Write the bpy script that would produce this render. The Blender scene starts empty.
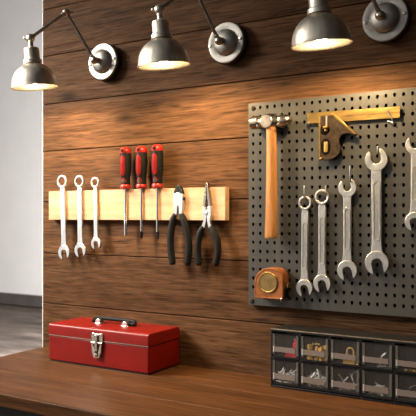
import bpy, bmesh, math, random
from mathutils import Vector, Matrix
random.seed(7)
PI = math.pi
scene = bpy.context.scene
COL = scene.collection

# ------------------------------------------------------------------ helpers
def root_of(o):
    while o.parent: o = o.parent
    return o

def obj(name, bm, mat, parent=None, bevel=0, seg=2, smooth=35, label=None, origin=None, sub=0, weld=False):
    """Link bm (built in world coordinates) as one mesh object."""
    if weld: bmesh.ops.remove_doubles(bm, verts=bm.verts, dist=1e-5)
    bmesh.ops.recalc_face_normals(bm, faces=bm.faces)
    off = Vector((0, 0, 0))
    if parent: off = root_of(parent).location.copy()
    elif origin is not None: off = Vector(origin)
    bm.transform(Matrix.Translation(-off))
    me = bpy.data.meshes.new(name); bm.to_mesh(me); bm.free()
    o = bpy.data.objects.new(name, me); COL.objects.link(o)
    if isinstance(mat, (list, tuple)):
        for m in mat: me.materials.append(m)
    else: me.materials.append(mat)
    if smooth:
        me.shade_smooth(); me.set_sharp_from_angle(angle=math.radians(smooth))
    if parent: o.parent = parent
    elif origin is not None: o.location = origin
    if bevel:
        b = o.modifiers.new('bevel', 'BEVEL'); b.width = bevel; b.segments = seg
        b.limit_method = 'ANGLE'; b.angle_limit = math.radians(40); b.use_clamp_overlap = True
    if sub:
        s = o.modifiers.new('sub', 'SUBSURF'); s.levels = sub; s.render_levels = sub
    if label: o['label'] = label
    return o

def thing(name, label, cat, loc, group=None):
    o = bpy.data.objects.new(name, None); COL.objects.link(o)
    o.location = loc; o.empty_display_size = .02
    o['label'] = label; o['category'] = cat
    if group: o['group'] = group
    return o

def tag(o, label, cat, group=None):
    o['label'] = label; o['category'] = cat
    if group: o['group'] = group
    return o

def struct(o):
    o['kind'] = 'structure'; return o

def dup(root, loc, label=None, group=None):
    r = root.copy(); COL.objects.link(r); r.location = loc
    if label: r['label'] = label
    if group: r['group'] = group
    for ch in list(root.children):
        c = ch.copy(); COL.objects.link(c); c.parent = r
        for g in list(ch.children):
            d = g.copy(); COL.objects.link(d); d.parent = c
    return r

def B(): return bmesh.new()

def box(bm, x0, x1, y0, y1, z0, z1):
    v = [bm.verts.new(p) for p in ((x0,y0,z0),(x1,y0,z0),(x1,y1,z0),(x0,y1,z0),(x0,y0,z1),(x1,y0,z1),(x1,y1,z1),(x0,y1,z1))]
    for f in ((3,2,1,0),(4,5,6,7),(0,1,5,4),(1,2,6,5),(2,3,7,6),(3,0,4,7)):
        bm.faces.new([v[i] for i in f])
    return bm

def prism(bm, pts, y0, y1):
    """outline in (x, z) extruded from y0 (front) to y1"""
    a = [bm.verts.new((x, y0, z)) for x, z in pts]
    b = [bm.verts.new((x, y1, z)) for x, z in pts]
    bm.faces.new(a); bm.faces.new(b[::-1])
    n = len(pts)
    for i in range(n):
        bm.faces.new((a[i], a[(i+1) % n], b[(i+1) % n], b[i]))
    return bm

def prism_hole(bm, outer, inner, y0, y1):
    """outer and inner loops with the same number of points"""
    n = len(outer)
    L = []
    for pts in (outer, inner):
        L.append([bm.verts.new((x, y0, z)) for x, z in pts]); L.append([bm.verts.new((x, y1, z)) for x, z in pts])
    of, ob, jf, jb = L
    for i in range(n):
        k = (i+1) % n
        bm.faces.new((of[i], of[k], jf[k], jf[i])); bm.faces.new((ob[k], ob[i], jb[i], jb[k]))
        bm.faces.new((of[k], of[i], ob[i], ob[k])); bm.faces.new((jf[i], jf[k], jb[k], jb[i]))
    return bm

def loft(bm, rings, cap=True):
    V = [[bm.verts.new(p) for p in r] for r in rings]
    n = len(rings[0])
    for a, b in zip(V, V[1:]):
        for i in range(n):
            k = (i+1) % n
            bm.faces.new((a[i], a[k], b[k], b[i]))
    if cap:
        bm.faces.new(V[0][::-1]); bm.faces.new(V[-1])
    return bm

def frame(d):
    d = Vector(d).normalized()
    u = d.cross(Vector((0, 1, 0)) if abs(d.y) < .9 else Vector((1, 0, 0))).normalized()
    return d, u, d.cross(u)

def lathe(bm, prof, origin, axis, seg=32, cap=True):
    """prof: (radius, distance along axis)"""
    d, u, w = frame(axis); o = Vector(origin)
    rings = []
    for r, t in prof:
        r = max(r, 1e-4)
        rings.append([o + d*t + (u*math.cos(2*PI*i/seg) + w*math.sin(2*PI*i/seg))*r for i in range(seg)])
    return loft(bm, rings, cap)

def tube(bm, path, r, seg=12, round_ends=True, squash=1.0):
    P = [Vector(p) for p in path]; n = len(P)
    R = r if isinstance(r, (list, tuple)) else [r]*n
    rings = []; u = None
    def ring(c, t, rad):
        nonlocal u
        if u is None: _, u, _w = frame(t)
        u = (u - t*u.dot(t)).normalized(); w = t.cross(u)
        return [c + (u*math.cos(2*PI*i/seg) + w*math.sin(2*PI*i/seg)*squash)*rad for i in range(seg)]
    T = [((P[min(i+1, n-1)] - P[max(i-1, 0)]).normalized()) for i in range(n)]
    if round_ends:
        for a in (.2, .6, .87): rings.append(ring(P[0] - T[0]*R[0]*(1-a)*.9, T[0], R[0]*math.sqrt(1-(1-a)**2)))
    for i in range(n): rings.append(ring(P[i], T[i], R[i]))
    if round_ends:
        for a in (.87, .6, .2): rings.append(ring(P[-1] + T[-1]*R[-1]*(1-a)*.9, T[-1], R[-1]*math.sqrt(1-(1-a)**2)))
    return loft(bm, rings)

def ball(bm, c, r, seg=20, rings=12, sx=1, sy=1, sz=1):
    bmesh.ops.create_uvsphere(bm, u_segments=seg, v_segments=rings, radius=r,
        matrix=Matrix.Translation(c) @ Matrix.Diagonal((sx, sy, sz, 1)))
    return bm

def smoothpath(pts, n=6):
    """Catmull-Rom"""
    P = [Vector(p) for p in pts]; P = [P[0]*2-P[1]] + P + [P[-1]*2-P[-2]]
    out = []
    for i in range(1, len(P)-2):
        a, b, c, d = P[i-1:i+3]
        for k in range(n):
            t = k/n
            out.append(.5*((2*b) + (c-a)*t + (2*a-5*b+4*c-d)*t*t + (3*b-a-3*c+d)*t**3))
    out.append(P[-2]); return out

def arc(cx, cz, r, a0, a1, n):
    return [(cx + r*math.cos(math.radians(a0+(a1-a0)*i/n)), cz + r*math.sin(math.radians(a0+(a1-a0)*i/n))) for i in range(n+1)]

# ------------------------------------------------------------------ materials
def nm(name):
    m = bpy.data.materials.new(name); m.use_nodes = True
    nt = m.node_tree; b = nt.nodes['Principled BSDF']
    return m, nt, b

def N(nt, t, **kw):
    n = nt.nodes.new(t)
    for k, v in kw.items(): setattr(n, k, v)
    return n

def plain(name, col, rough=.5, metal=0, var=.12, scale=40, bump=0, coat=0, rvar=.1, spec=.5):
    """colour with a little procedural wear in tone, gloss and relief"""
    m, nt, b = nm(name)
    tc = N(nt, 'ShaderNodeTexCoord'); nz = N(nt, 'ShaderNodeTexNoise')
    nz.inputs['Scale'].default_value = scale; nz.inputs['Detail'].default_value = 5
    nt.links.new(tc.outputs['Object'], nz.inputs['Vector'])
    cr = N(nt, 'ShaderNodeValToRGB')
    cr.color_ramp.elements[0].position = .3; cr.color_ramp.elements[1].position = .7
    cr.color_ramp.elements[0].color = [c*(1-var) for c in col] + [1]
    cr.color_ramp.elements[1].color = [min(1, c*(1+var)) for c in col] + [1]
    nt.links.new(nz.outputs['Fac'], cr.inputs[0]); nt.links.new(cr.outputs[0], b.inputs['Base Color'])
    mr = N(nt, 'ShaderNodeMapRange')
    mr.inputs['To Min'].default_value = max(0.02, rough-rvar); mr.inputs['To Max'].default_value = rough+rvar
    nt.links.new(nz.outputs['Fac'], mr.inputs['Value']); nt.links.new(mr.outputs[0], b.inputs['Roughness'])
    b.inputs['Metallic'].default_value = metal; b.inputs['Coat Weight'].default_value = coat
    b.inputs['Specular IOR Level'].default_value = spec
    if bump:
        bp = N(nt, 'ShaderNodeBump'); bp.inputs['Strength'].default_value = bump; bp.inputs['Distance'].default_value = .001
        nt.links.new(nz.outputs['Fac'], bp.inputs['Height']); nt.links.new(bp.outputs[0], b.inputs['Normal'])
    return m

def wood(name, cols, stretch=(1.6, 16, 16), rough=.5, bump=.25, fibre=.35, plankvar=.25, knots=0, spec=.4, pos=(.22, .42, .58, .8), dist=.6, warp=(.02, 5, 14), pores=0):
    m, nt, b = nm(name); L = nt.links.new
    tc = N(nt, 'ShaderNodeTexCoord'); geo = N(nt, 'ShaderNodeNewGeometry')
    off = N(nt, 'ShaderNodeVectorMath', operation='SCALE'); off.inputs[0].default_value = (13.7, 5.1, 9.3)
    L(geo.outputs['Random Per Island'], off.inputs['Scale'])
    add = N(nt, 'ShaderNodeVectorMath', operation='ADD'); L(tc.outputs['Object'], add.inputs[0]); L(off.outputs[0], add.inputs[1])
    # slow sideways wander of the grain, so that it bends round like sawn boards
    wn = N(nt, 'ShaderNodeTexNoise'); wn.inputs['Scale'].default_value = 1; wn.inputs['Detail'].default_value = 2
    wm = N(nt, 'ShaderNodeVectorMath', operation='MULTIPLY'); wm.inputs[1].default_value = tuple(warp[1] if q < max(stretch)*.5 else warp[2] for q in stretch)
    L(add.outputs[0], wm.inputs[0]); L(wm.outputs[0], wn.inputs['Vector'])
    wa = N(nt, 'ShaderNodeVectorMath', operation='MULTIPLY_ADD')
    wa.inputs[1].default_value = tuple(0 if q < max(stretch)*.5 else warp[0] for q in stretch)
    L(wn.outputs['Color'], wa.inputs[0]); L(add.outputs[0], wa.inputs[2]); add = wa
    def mapped(s):
        mp = N(nt, 'ShaderNodeVectorMath', operation='MULTIPLY'); mp.inputs[1].default_value = s
        L(add.outputs[0], mp.inputs[0]); return mp.outputs[0]
    n1 = N(nt, 'ShaderNodeTexNoise'); n1.inputs['Scale'].default_value = 1; n1.inputs['Detail'].default_value = 7
    n1.inputs['Roughness'].default_value = .62; n1.inputs['Distortion'].default_value = dist
    L(mapped(stretch), n1.inputs['Vector'])
    n2 = N(nt, 'ShaderNodeTexNoise'); n2.inputs['Scale'].default_value = 1; n2.inputs['Detail'].default_value = 3
    L(mapped((stretch[0]*4, stretch[1]*2.6, stretch[2]*2.6)), n2.inputs['Vector'])
    n3 = N(nt, 'ShaderNodeTexNoise'); n3.inputs['Scale'].default_value = 1; n3.inputs['Detail'].default_value = 2
    L(mapped((stretch[0]*.6, stretch[1]*.17, stretch[2]*.17)), n3.inputs['Vector'])
    cr = N(nt, 'ShaderNodeValToRGB'); e = cr.color_ramp.elements
    e[0].position = pos[0]; e[0].color = (*cols[0], 1); e[1].position = pos[3]; e[1].color = (*cols[3], 1)
    for p, c in ((pos[1], cols[1]), (pos[2], cols[2])):
        k = e.new(p); k.color = (*c, 1)
    L(n1.outputs['Fac'], cr.inputs[0])
    def mult(c, fac_out, lo, hi, a=.3, z=.7):
        mr = N(nt, 'ShaderNodeMapRange'); mr.inputs['From Min'].default_value = a; mr.inputs['From Max'].default_value = z
        mr.inputs['To Min'].default_value = lo; mr.inputs['To Max'].default_value = hi; L(fac_out, mr.inputs['Value'])
        vm = N(nt, 'ShaderNodeVectorMath', operation='SCALE'); L(c, vm.inputs[0]); L(mr.outputs[0], vm.inputs['Scale'])
        return vm.outputs[0]
    c = mult(cr.outputs[0], n2.outputs['Fac'], 1-fibre, 1+fibre)
    c = mult(c, n3.outputs['Fac'], .8, 1.2)
    c = mult(c, geo.outputs['Random Per Island'], 1-plankvar, 1+plankvar, 0, 1)
    if pores:
        n4 = N(nt, 'ShaderNodeTexNoise'); n4.inputs['Scale'].default_value = 1; n4.inputs['Detail'].default_value = 3; n4.inputs['Roughness'].default_value = .6
        L(mapped((stretch[0]*3.2, stretch[1]*2.4, stretch[2]*2.4)), n4.inputs['Vector'])
        c = mult(c, n4.outputs['Fac'], 1, 1-pores, .53, .66)
    if knots:
        vo = N(nt, 'ShaderNodeTexVoronoi'); vo.inputs['Scale'].default_value = 1
        L(mapped((2.6, 0.01, 7.0)), vo.inputs['Vector'])
        c = mult(c, vo.outputs['Distance'], .35, 1, .035, .12)
    L(c, b.inputs['Base Color'])
    mr = N(nt, 'ShaderNodeMapRange'); mr.inputs['To Min'].default_value = rough+.1; mr.inputs['To Max'].default_value = rough-.1
    L(n1.outputs['Fac'], mr.inputs['Value']); L(mr.outputs[0], b.inputs['Roughness'])
    b.inputs['Specular IOR Level'].default_value = spec
    bp = N(nt, 'ShaderNodeBump'); bp.inputs['Strength'].default_value = bump; bp.inputs['Distance'].default_value = .0006
    L(n2.outputs['Fac'], bp.inputs['Height']); L(bp.outputs[0], b.inputs['Normal'])
    return m

def metal(name, col, rough, brushed=(1, 1, 1), scale=60, bump=.05, var=.15, aniso=0):
    m, nt, b = nm(name); L = nt.links.new
    tc = N(nt, 'ShaderNodeTexCoord'); mp = N(nt, 'ShaderNodeVectorMath', operation='MULTIPLY'); mp.inputs[1].default_value = brushed
    L(tc.outputs['Object'], mp.inputs[0])
    nz = N(nt, 'ShaderNodeTexNoise'); nz.inputs['Scale'].default_value = scale; nz.inputs['Detail'].default_value = 4
    L(mp.outputs[0], nz.inputs['Vector'])
    cr = N(nt, 'ShaderNodeValToRGB'); cr.color_ramp.elements[0].position = .3; cr.color_ramp.elements[1].position = .7
    cr.color_ramp.elements[0].color = [c*(1-var) for c in col]+[1]; cr.color_ramp.elements[1].color = [min(1, c*(1+var)) for c in col]+[1]
    L(nz.outputs['Fac'], cr.inputs[0]); L(cr.outputs[0], b.inputs['Base Color'])
    mr = N(nt, 'ShaderNodeMapRange'); mr.inputs['To Min'].default_value = rough*.75; mr.inputs['To Max'].default_value = rough*1.25
    L(nz.outputs['Fac'], mr.inputs['Value']); L(mr.outputs[0], b.inputs['Roughness'])
    b.inputs['Metallic'].default_value = 1; b.inputs['Anisotropic'].default_value = aniso
    bp = N(nt, 'ShaderNodeBump'); bp.inputs['Strength'].default_value = bump; bp.inputs['Distance'].default_value = .0005
    L(nz.outputs['Fac'], bp.inputs['Height']); L(bp.outputs[0], b.inputs['Normal'])
    return m

M = {}
M['walnut'] = wood('walnut_planks', ((.042,.0180,.0077),(.092,.0425,.0183),(.115,.055,.0245),(.155,.078,.0365)), stretch=(4.0, 95, 95), rough=.70, knots=1, plankvar=.16, fibre=.34, pos=(.22,.40,.60,.82), dist=.12, spec=.08, warp=(.022, 1.6, 6), pores=.55)
M['bench'] = wood('bench_wood', ((.026,.0100,.0038),(.078,.0305,.0105),(.112,.0465,.0165),(.178,.081,.030)), stretch=(3.0, 90, 90), rough=.45, plankvar=.10, spec=.14, fibre=.36, pos=(.22,.40,.60,.82), dist=.12, warp=(.012, 1.5, 6), pores=.5)
M['pine'] = wood('pine_board', ((.42,.240,.125),(.53,.330,.192),(.585,.385,.237),(.65,.455,.30)), stretch=(2.5, 30, 30), rough=.55, fibre=.12, plankvar=.02, spec=.2)
M['hickory'] = wood('hickory_handle', ((.13,.050,.014),(.34,.145,.042),(.46,.215,.070),(.56,.29,.11)), stretch=(40, 40, 3), rough=.33, fibre=.2, plankvar=0, spec=.6)
M['floorwood'] = wood('floor_boards', ((.060,.046,.039),(.105,.083,.071),(.137,.110,.095),(.18,.147,.129)), stretch=(.8, 3, 3), rough=.75, plankvar=.2, spec=.15)
M['gap'] = plain('groove_black', (.008,.006,.005), .9, spec=.03)
M['plaster'] = plain('white_plaster', (.74,.73,.72), .85, var=.03, scale=3)
M['trimwhite'] = plain('white_trim', (.78,.76,.73), .6, var=.03)
M['skirt'] = plain('dark_skirting', (.075,.062,.055), .6, var=.2, scale=4)
M['nickel'] = metal('brushed_nickel', (.84,.78,.67), .44, (1,1,.15), 90, .03)
M['nickel_light'] = metal('satin_nickel', (.40,.38,.345), .52, (1,1,1), 80, .02)
M['arm'] = metal('aged_nickel', (.52,.45,.37), .30, (1,1,1), 60, .03)
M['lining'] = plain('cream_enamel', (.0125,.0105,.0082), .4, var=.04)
M['blackring'] = plain('black_plastic', (.014,.014,.015), .45)
M['steel'] = metal('satin_chrome', (.78,.78,.77), .34, (1,1,.2), 120, .03, .08)
M['steel_bright'] = metal('polished_chrome', (.93,.93,.92), .18, (1,1,1), 100, .01, .05)
M['forged'] = metal('forged_steel', (.54,.525,.49), .42, (1,1,.5), 150, .12, .14)
M['forged_groove'] = metal('forged_steel_groove', (.38,.365,.335), .5, (1,1,.5), 200, .2, .14)
M['hammersteel'] = metal('hammer_steel', (.52,.46,.38), .26, (1,1,1), 70, .06, .25)
M['darksteel'] = metal('blackened_steel', (.06,.058,.055), .35, (1,1,1), 90, .05)
M['peg'] = plain('grey_pegboard', (.064,.061,.0535), .38, .15, .06, 200, .05)
M['hook'] = metal('zinc_wire', (.62,.6,.56), .3)
M['brass'] = metal('worn_brass', (.36,.225,.07), .36, (.25,1,1), 120, .1, .2)
M['brass_bright'] = metal('bright_brass', (.72,.48,.15), .26, (1,1,1), 100, .03, .12)
M['oldbrass'] = metal('old_brass', (.33,.22,.085), .45)
M['bronze'] = plain('dark_bronze', (.034,.021,.012), .5, .1, .6, 130, .3, spec=.18)
M['vialglass'] = plain('vial_yellow', (.30,.22,.08), .15, var=.05, coat=.5)
M['redpaint'] = plain('red_enamel', (.215,.0066,.0035), .36, var=.12, scale=14, coat=.0, rvar=.06, bump=.03, spec=.28)
M['redplastic'] = plain('red_plastic', (.38,.014,.009), .34, var=.06, coat=.1)
M['blackrubber'] = plain('black_rubber', (.009,.0085,.0085), .6, var=.3, scale=300, bump=.1, spec=.2)
M['smoke'] = plain('smoky_plastic', (.34,.32,.30), .5, var=.08)
M['zinc'] = plain('zinc_plated', (.75,.75,.72), .35, .1, .1)
M['brassdull'] = plain('yellow_brass', (.80,.52,.14), .4, .0, .1)
M['greyrubber'] = plain('grey_grip', (.10,.085,.075), .6, var=.1)
M['blackplastic'] = plain('black_cabinet_plastic', (.013,.013,.0135), .42, var=.2, scale=100, bump=.05, spec=.3)
M['leather'] = plain('brown_case', (.27,.090,.024), .45, .0, .25, 60, .15, coat=.0, spec=.3)
M['blackmetal'] = plain('black_frame', (.012,.012,.012), .5)
M['label'] = plain('paper_label', (.20,.158,.135), .7, var=.06)
M['labelend'] = plain('white_label_end', (.50,.48,.46), .5, var=.02)

def clear(name, tint, alpha, rough=.1):
    m, nt, b = nm(name); L = nt.links.new
    tr = N(nt, 'ShaderNodeBsdfTransparent'); tr.inputs[0].default_value = (*tint, 1)
    mx = N(nt, 'ShaderNodeMixShader'); 
    lw = N(nt, 'ShaderNodeLayerWeight'); lw.inputs['Blend'].default_value = .25
    fr = N(nt, 'ShaderNodeMath', operation='MULTIPLY'); fr.inputs[1].default_value = .18; L(lw.outputs['Facing'], fr.inputs[0])
    nz = N(nt, 'ShaderNodeTexNoise'); nz.inputs['Scale'].default_value = 60
    ad = N(nt, 'ShaderNodeMath', operation='MULTIPLY_ADD'); ad.inputs[1].default_value = .04; ad.inputs[2].default_value = alpha
    L(nz.outputs['Fac'], ad.inputs[0])
    sm = N(nt, 'ShaderNodeMath', operation='ADD'); L(ad.outputs[0], sm.inputs[0]); L(fr.outputs[0], sm.inputs[1]); sm.use_clamp = True
    b.inputs['Base Color'].default_value = (.30, .28, .26, 1); b.inputs['Roughness'].default_value = rough  # grey base mixed into the pane stands in for a veil of reflections
    out = nt.nodes['Material Output']
    L(sm.outputs[0], mx.inputs[0]); L(tr.outputs[0], mx.inputs[1]); L(b.outputs[0], mx.inputs[2]); L(mx.outputs[0], out.inputs[0])
    return m
M['clear'] = clear('hazed_clear_plastic', (.985,.98,.975), .045)
M['clearedge'] = clear('frosted_plastic_edge', (.9,.89,.88), .28, .3)

def emit(name, col, s):
    m, nt, b = nm(name)
    b.inputs['Base Color'].default_value = (*col, 1)
    b.inputs['Emission Color'].default_value = (*col, 1); b.inputs['Emission Strength'].default_value = s
    return m
BULB = 900
M['bulb'] = emit('warm_bulb', (1, .71, .36), BULB)

# ------------------------------------------------------------------ the setting
BZ = .91
WX0, WX1 = -1.45, 1.3
bm = B()
seams = [1.907 + .1445*k for k in range(4, 0, -1)] + [1.907, 1.768, 1.6255, 1.4865, 1.337, 1.185, 1.037, .892, .747, .602, .457, .312, .167, .0]
for zt, zb in zip(seams, seams[1:]):
    box(bm, WX0, WX1, 0, .016, zb + .0012, zt - .0012)
struct(obj('wall_back', bm, M['walnut'], bevel=.0012, seg=1))
struct(obj('wall_core', box(B(), WX0 + .001, WX1, .0105, .12, 0, 2.49), M['gap'], smooth=0))
struct(obj('trim_1', box(B(), WX0 - .0035, WX0 - .0005, .002, .125, 0, 2.49), M['trimwhite'], smooth=0))
struct(obj('wall_far', box(B(), -14, 6, 5.5, 5.6, 0, 4.6), M['plaster'], smooth=0))
struct(obj('baseboard_far', box(B(), -14, 6, 5.47, 5.499, 0, .16), M['skirt'], smooth=0))
bm = B()
for k in range(52):
    y0 = -4 + k*.18
    box(bm, -14, 6, y0, y0 + .176, -.05, 0)
struct(obj('floor', bm, M['floorwood'], smooth=0))

# ------------------------------------------------------------------ workbench
t = thing('workbench', 'brown wooden workbench top running along the plank wall under the tools', 'workbench', (-.3, -.22, 0))
bm = B()
ys = [-.441, -.294, -.147, -.0005]
for a, b_ in zip(ys, ys[1:]):
    box(bm, -1.435, 1.1, a + .0002, b_, BZ - .028, BZ)
obj('bench_top', bm, M['bench'], t, bevel=.0015, seg=2)
bm = B(); box(bm, -1.40, 1.06, -.425, -.400, BZ - .11, BZ - .0285)
obj('front_rail', bm, M['blackmetal'], t, label='black front rail', bevel=.002)
for x in (-1.39, 1.02):
    for y in (-.42, -.07):
        obj('leg', box(B(), x, x + .05, y, y + .05, 0, BZ - .0285), M['blackmetal'], t, bevel=.002)

# ------------------------------------------------------------------ wall lamps
def make_lamp(px, label, ddx=0, ddz=0):
    z = 1.72
    t = thing('wall_lamp', label, 'lamp', (px, 0, z), 'swing arm wall lamps above the tools')
    O = (px, 0, z)
    obj('base_ring', lathe(B(), [(.046,.0002),(.0515,.003),(.0515,.015),(.049,.0175)], O, (0,-1,0), 48), M['blackring'], t, label='black ring behind the plate')
    pl = obj('wall_plate', lathe(B(), [(.040,.0178),(.0500,.0178),(.0500,.0215),(.0485,.0235),(.036,.0245),(.034,.0236),(.033,.0236),(.0325,.0265),(.030,.031),(.025,.0355),(.018,.039),(.010,.041),(.001,.0415)], O, (0,-1,0), 48), M['nickel_light'], t)
    for sx, sz in ((-.042, -.004), (.042, .004)):
        bm = B(); lathe(bm, [(.0042,.0243),(.0042,.0252),(.0036,.0262),(.001,.0268)], (px+sx, 0, z+sz), (0,-1,0), 12)
        obj('screw', bm, M['arm'], pl)
    bm = B(); lathe(bm, [(.0085,.040),(.007,.046),(.0065,.052)], O, (0,-1,0), 20); ball(bm, (px, -.056, z-.003), .0105)
    obj('base_joint', bm, M['arm'], t)
    b0 = Vector((px, -.056, z-.003)); el = Vector((px-.035+ddx*.5, -.119, z+.1175)); hd = Vector((px-.0755+ddx, -.200, z+.0425+ddz))
    d = (el-b0).normalized()
    obj('lower_arm', tube(B(), [b0+d*.004, b0+d*.014, b0+d*.015, el-d*.012, el-d*.011, el-d*.004], [.0055,.0055,.0042,.0042,.0055,.0055], 14), M['arm'], t)
    bm = B(); ball(bm, el, .0095); tube(bm, [el+Vector((.006,.008,0)), el+Vector((.010,.0135,.001))], .0042, 10)
    obj('elbow_joint', bm, M['arm'], t)
    d = (hd-el).normalized()
    obj('upper_arm', tube(B(), [el+d*.004, el+d*.013, el+d*.014, hd-d*.014, hd-d*.013, hd-d*.004], [.0055,.0055,.0042,.0042,.0055,.0055], 14), M['arm'], t)
    ax = Vector((.0052, .0125, -.128)).normalized()       # from the joint down to the rim
    bm = B(); ball(bm, hd, .0115)
    side = Vector((-.8, -.5, 0)).normalized()
    tube(bm, [hd+side*.008, hd+side*.0145], .0045, 10)
    obj('shade_joint', bm, M['nickel'], t)
    rim = .1275
    def at(k): return hd + ax*k
    prof = [(.0062,.008),(.0062,.0235),(.015,.0240),(.0182,.0262),(.0195,.030),(.0195,.0530),(.0205,.0548),(.0235,.0562),(.0240,.0585),(.0235,.0625),(.0245,.0650)]
    obj('lamp_socket', lathe(B(), prof, hd, ax, 40), M['nickel'], t)
    # dome with a real wall thickness
    R, z0 = .0592, .0640
    outer = []
    for i in range(15):
        a = i/14*PI/2
        outer.append((R*math.sin(a)**.92 if i else 0.018, z0 + (rim-.004-z0)*(1-math.cos(a))))
    outer = [p for p in outer if p[0] >= .018]
    outer += [(R+.0005, rim-.003), (R+.0022, rim-.0020), (R+.0024, rim-.0004), (R+.0004, rim)]
    sh = obj('lamp_shade', lathe(B(), outer, hd, ax, 56, cap=False), M['nickel'], t)
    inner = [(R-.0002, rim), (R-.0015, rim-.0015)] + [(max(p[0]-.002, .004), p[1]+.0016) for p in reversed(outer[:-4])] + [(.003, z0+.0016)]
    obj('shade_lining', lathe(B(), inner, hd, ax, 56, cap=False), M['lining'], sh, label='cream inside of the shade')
    bm = B(); c = at(.097)
    lathe(bm, [(.006,.066),(.008,.082),(.0135,.093),(.0165,.102),(.0155,.111),(.010,.117),(.002,.1195)], hd, ax, 14)
    obj('bulb', bm, M['bulb'], t, label='glowing warm bulb')
    return t
make_lamp(-1.2020, 'brushed nickel swing-arm wall lamp in front of the pale background, leftmost of the three lamps', -.0165, -.006)
make_lamp(-.8120, 'brushed nickel swing-arm wall lamp above the red screwdrivers and pliers, middle of the three lamps', .002, .003)
make_lamp(-.4190, 'brushed nickel swing-arm wall lamp above the grey pegboard, rightmost of the three lamps', -.008, 0)

# ------------------------------------------------------------------ pine tool rail
bm = B(); box(bm, -1.4057, -.8140, -.020, -.0004, 1.284, 1.3665)
tag(obj('magnetic_tool_rail', bm, M['pine'], bevel=.001, origin=(-1.1086, 0, 1.284)), 'pale pine board fixed across the plank wall holding wrenches, screwdrivers and pliers', 'tool rail')

# ------------------------------------------------------------------ wrenches
def rot(pts, deg, cx, cz):
    a = math.radians(deg); c, s = math.cos(a), math.sin(a)
    return [(cx + x*c - z*s, cz + x*s + z*c) for x, z in pts]

def jaw_pts(R, w, ang, cx, cz, flip=False):
    h = math.sqrt(R*R - w*w)
    a0 = math.degrees(math.atan2(-h, w)) + 7
    p = [(w, -h*.96)] + arc(0, 0, R, a0, 180 - a0, 26) + [(-w, -h*.96)]
    p += [(-w, .02*R), (-w*.72, .26*R), (-w*.28, .34*R), (w*.28, .34*R), (w*.72, .26*R), (w, .02*R)]
    p = [(x*1.0, z*1.0) for x, z in p]
    return rot(p, ang + (180 if flip else 0), cx, cz)

def ring(bm, cx, cz, R, r, y0, y1, n=36):
    out = [(cx+R*math.cos(2*PI*i/n), cz+R*math.sin(2*PI*i/n)) for i in range(n)]
    inn = [(cx+r*(1 + (.07 if i % 3 == 0 else -.03))*math.cos(2*PI*i/n), cz+r*(1+(.07 if i % 3 == 0 else -.03))*math.sin(2*PI*i/n)) for i in range(n)]
    return prism_hole(bm, out, inn, y0, y1)

def wrench(name, label, group, top, bot, yc, w0, w1, Rj, ringR=0, topJaw=0, mat='steel', gmat=None, ang=12, th=.0062):
    """top, bot: (x, z) of the head centres; yc: y of the middle plane"""
    (x0, z0), (x1, z1) = top, bot
    t = thing(name, label, 'wrench', (bot[0], yc, bot[1]), group)
    k = th/2
    zt = z0 - (ringR*.80 if ringR else topJaw*.62); zb = z1 + Rj*.62
    def X(z): return x0 + (x1-x0)*(z0-z)/(z0-z1)
    L = []; Rr = []
    q = zt-zb
    stations = [(zt, w0*(.72 if ringR else 1.25)), (zt-.010, w0*.98), (zt-.020, w0), (zt-q*.5, (w0+w1)/2), (zb+.026, w1), (zb+.012, w1*1.12), (zb, w1*1.45)]
    for z, w in stations:
        L.append((X(z)-w/2, z)); Rr.append((X(z)+w/2, z))
    sh = obj('shank', prism(B(), L[::-1] + Rr, yc-k, yc+k), M[mat], t, bevel=.0014, seg=3)
    if gmat:
        ga, gb = zt-.030, zb+.030
        # raised rails beside the forged groove
        bm = B()
        ww = w0*.40
        n = 8
        o = [(X(ga)-ww/2, ga-ww*.4), ] 
        pts = [(X(ga), ga)] 
        out = arc(X(ga), ga-ww, ww*.95, 0, 180, 8) + arc(X(gb), gb+ww, ww*.95*w1/w0, 180, 360, 8)
        inn = arc(X(ga), ga-ww, ww*.58, 0, 180, 8) + arc(X(gb), gb+ww, ww*.58*w1/w0, 180, 360, 8)
        prism_hole(bm, out, inn, yc-k-.0011, yc-k+.0004)
        obj('raised_edge', bm, M[mat], sh, bevel=.0003, seg=2)
        bm = B(); prism(bm, inn, yc-k-.0002, yc-k+.0004)
        obj('groove', bm, M[gmat], sh)
    if ringR:
        obj('ring_end', ring(B(), x0, z0, ringR, ringR*.68, yc-k-.0016, yc+k), M[mat], t, bevel=.0011, seg=2)
    else:
        obj('open_jaw', prism(B(), jaw_pts(topJaw, topJaw*.42, ang, x0, z0, True), yc-k-.0004, yc+k), M[mat], t, bevel=.0013, seg=2)
    obj('open_jaw', prism(B(), jaw_pts(Rj, Rj*.42, ang, x1, z1), yc-k-.0004, yc+k), M[mat], t, bevel=.0013, seg=2)
    return t
YR = -.0234
g = 'combination wrenches on the pine rail'
wrench('combination_wrench', 'longest chrome combination wrench at the left end of the pine rail', g, (-1.3480, 1.3940), (-1.3410, 1.1905), YR, .0185, .0178, .0215, ringR=.0182)
wrench('combination_wrench', 'chrome combination wrench on the pine rail, between the longest and the smallest one', g, (-1.2830, 1.3925), (-1.2800, 1.1985), YR, .0178, .0172, .0208, ringR=.0170)
wrench('combination_wrench', 'smallest chrome combination wrench on the pine rail, nearest the screwdrivers', g, (-1.2255, 1.3880), (-1.2225, 1.2190), YR, .0140, .0136, .0172, ringR=.0145)
YP = -.0245
g = 'wrenches hanging on the pegboard'
wrench('combination_wrench', 'grey ring-ended combination wrench on the pegboard, nearest the wooden-handled hammer', g, (-.6010, 1.3247), (-.6030, 1.1300), YP, .0175, .0165, .0205, ringR=.0160, mat='forged', gmat='forged_groove')
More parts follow.
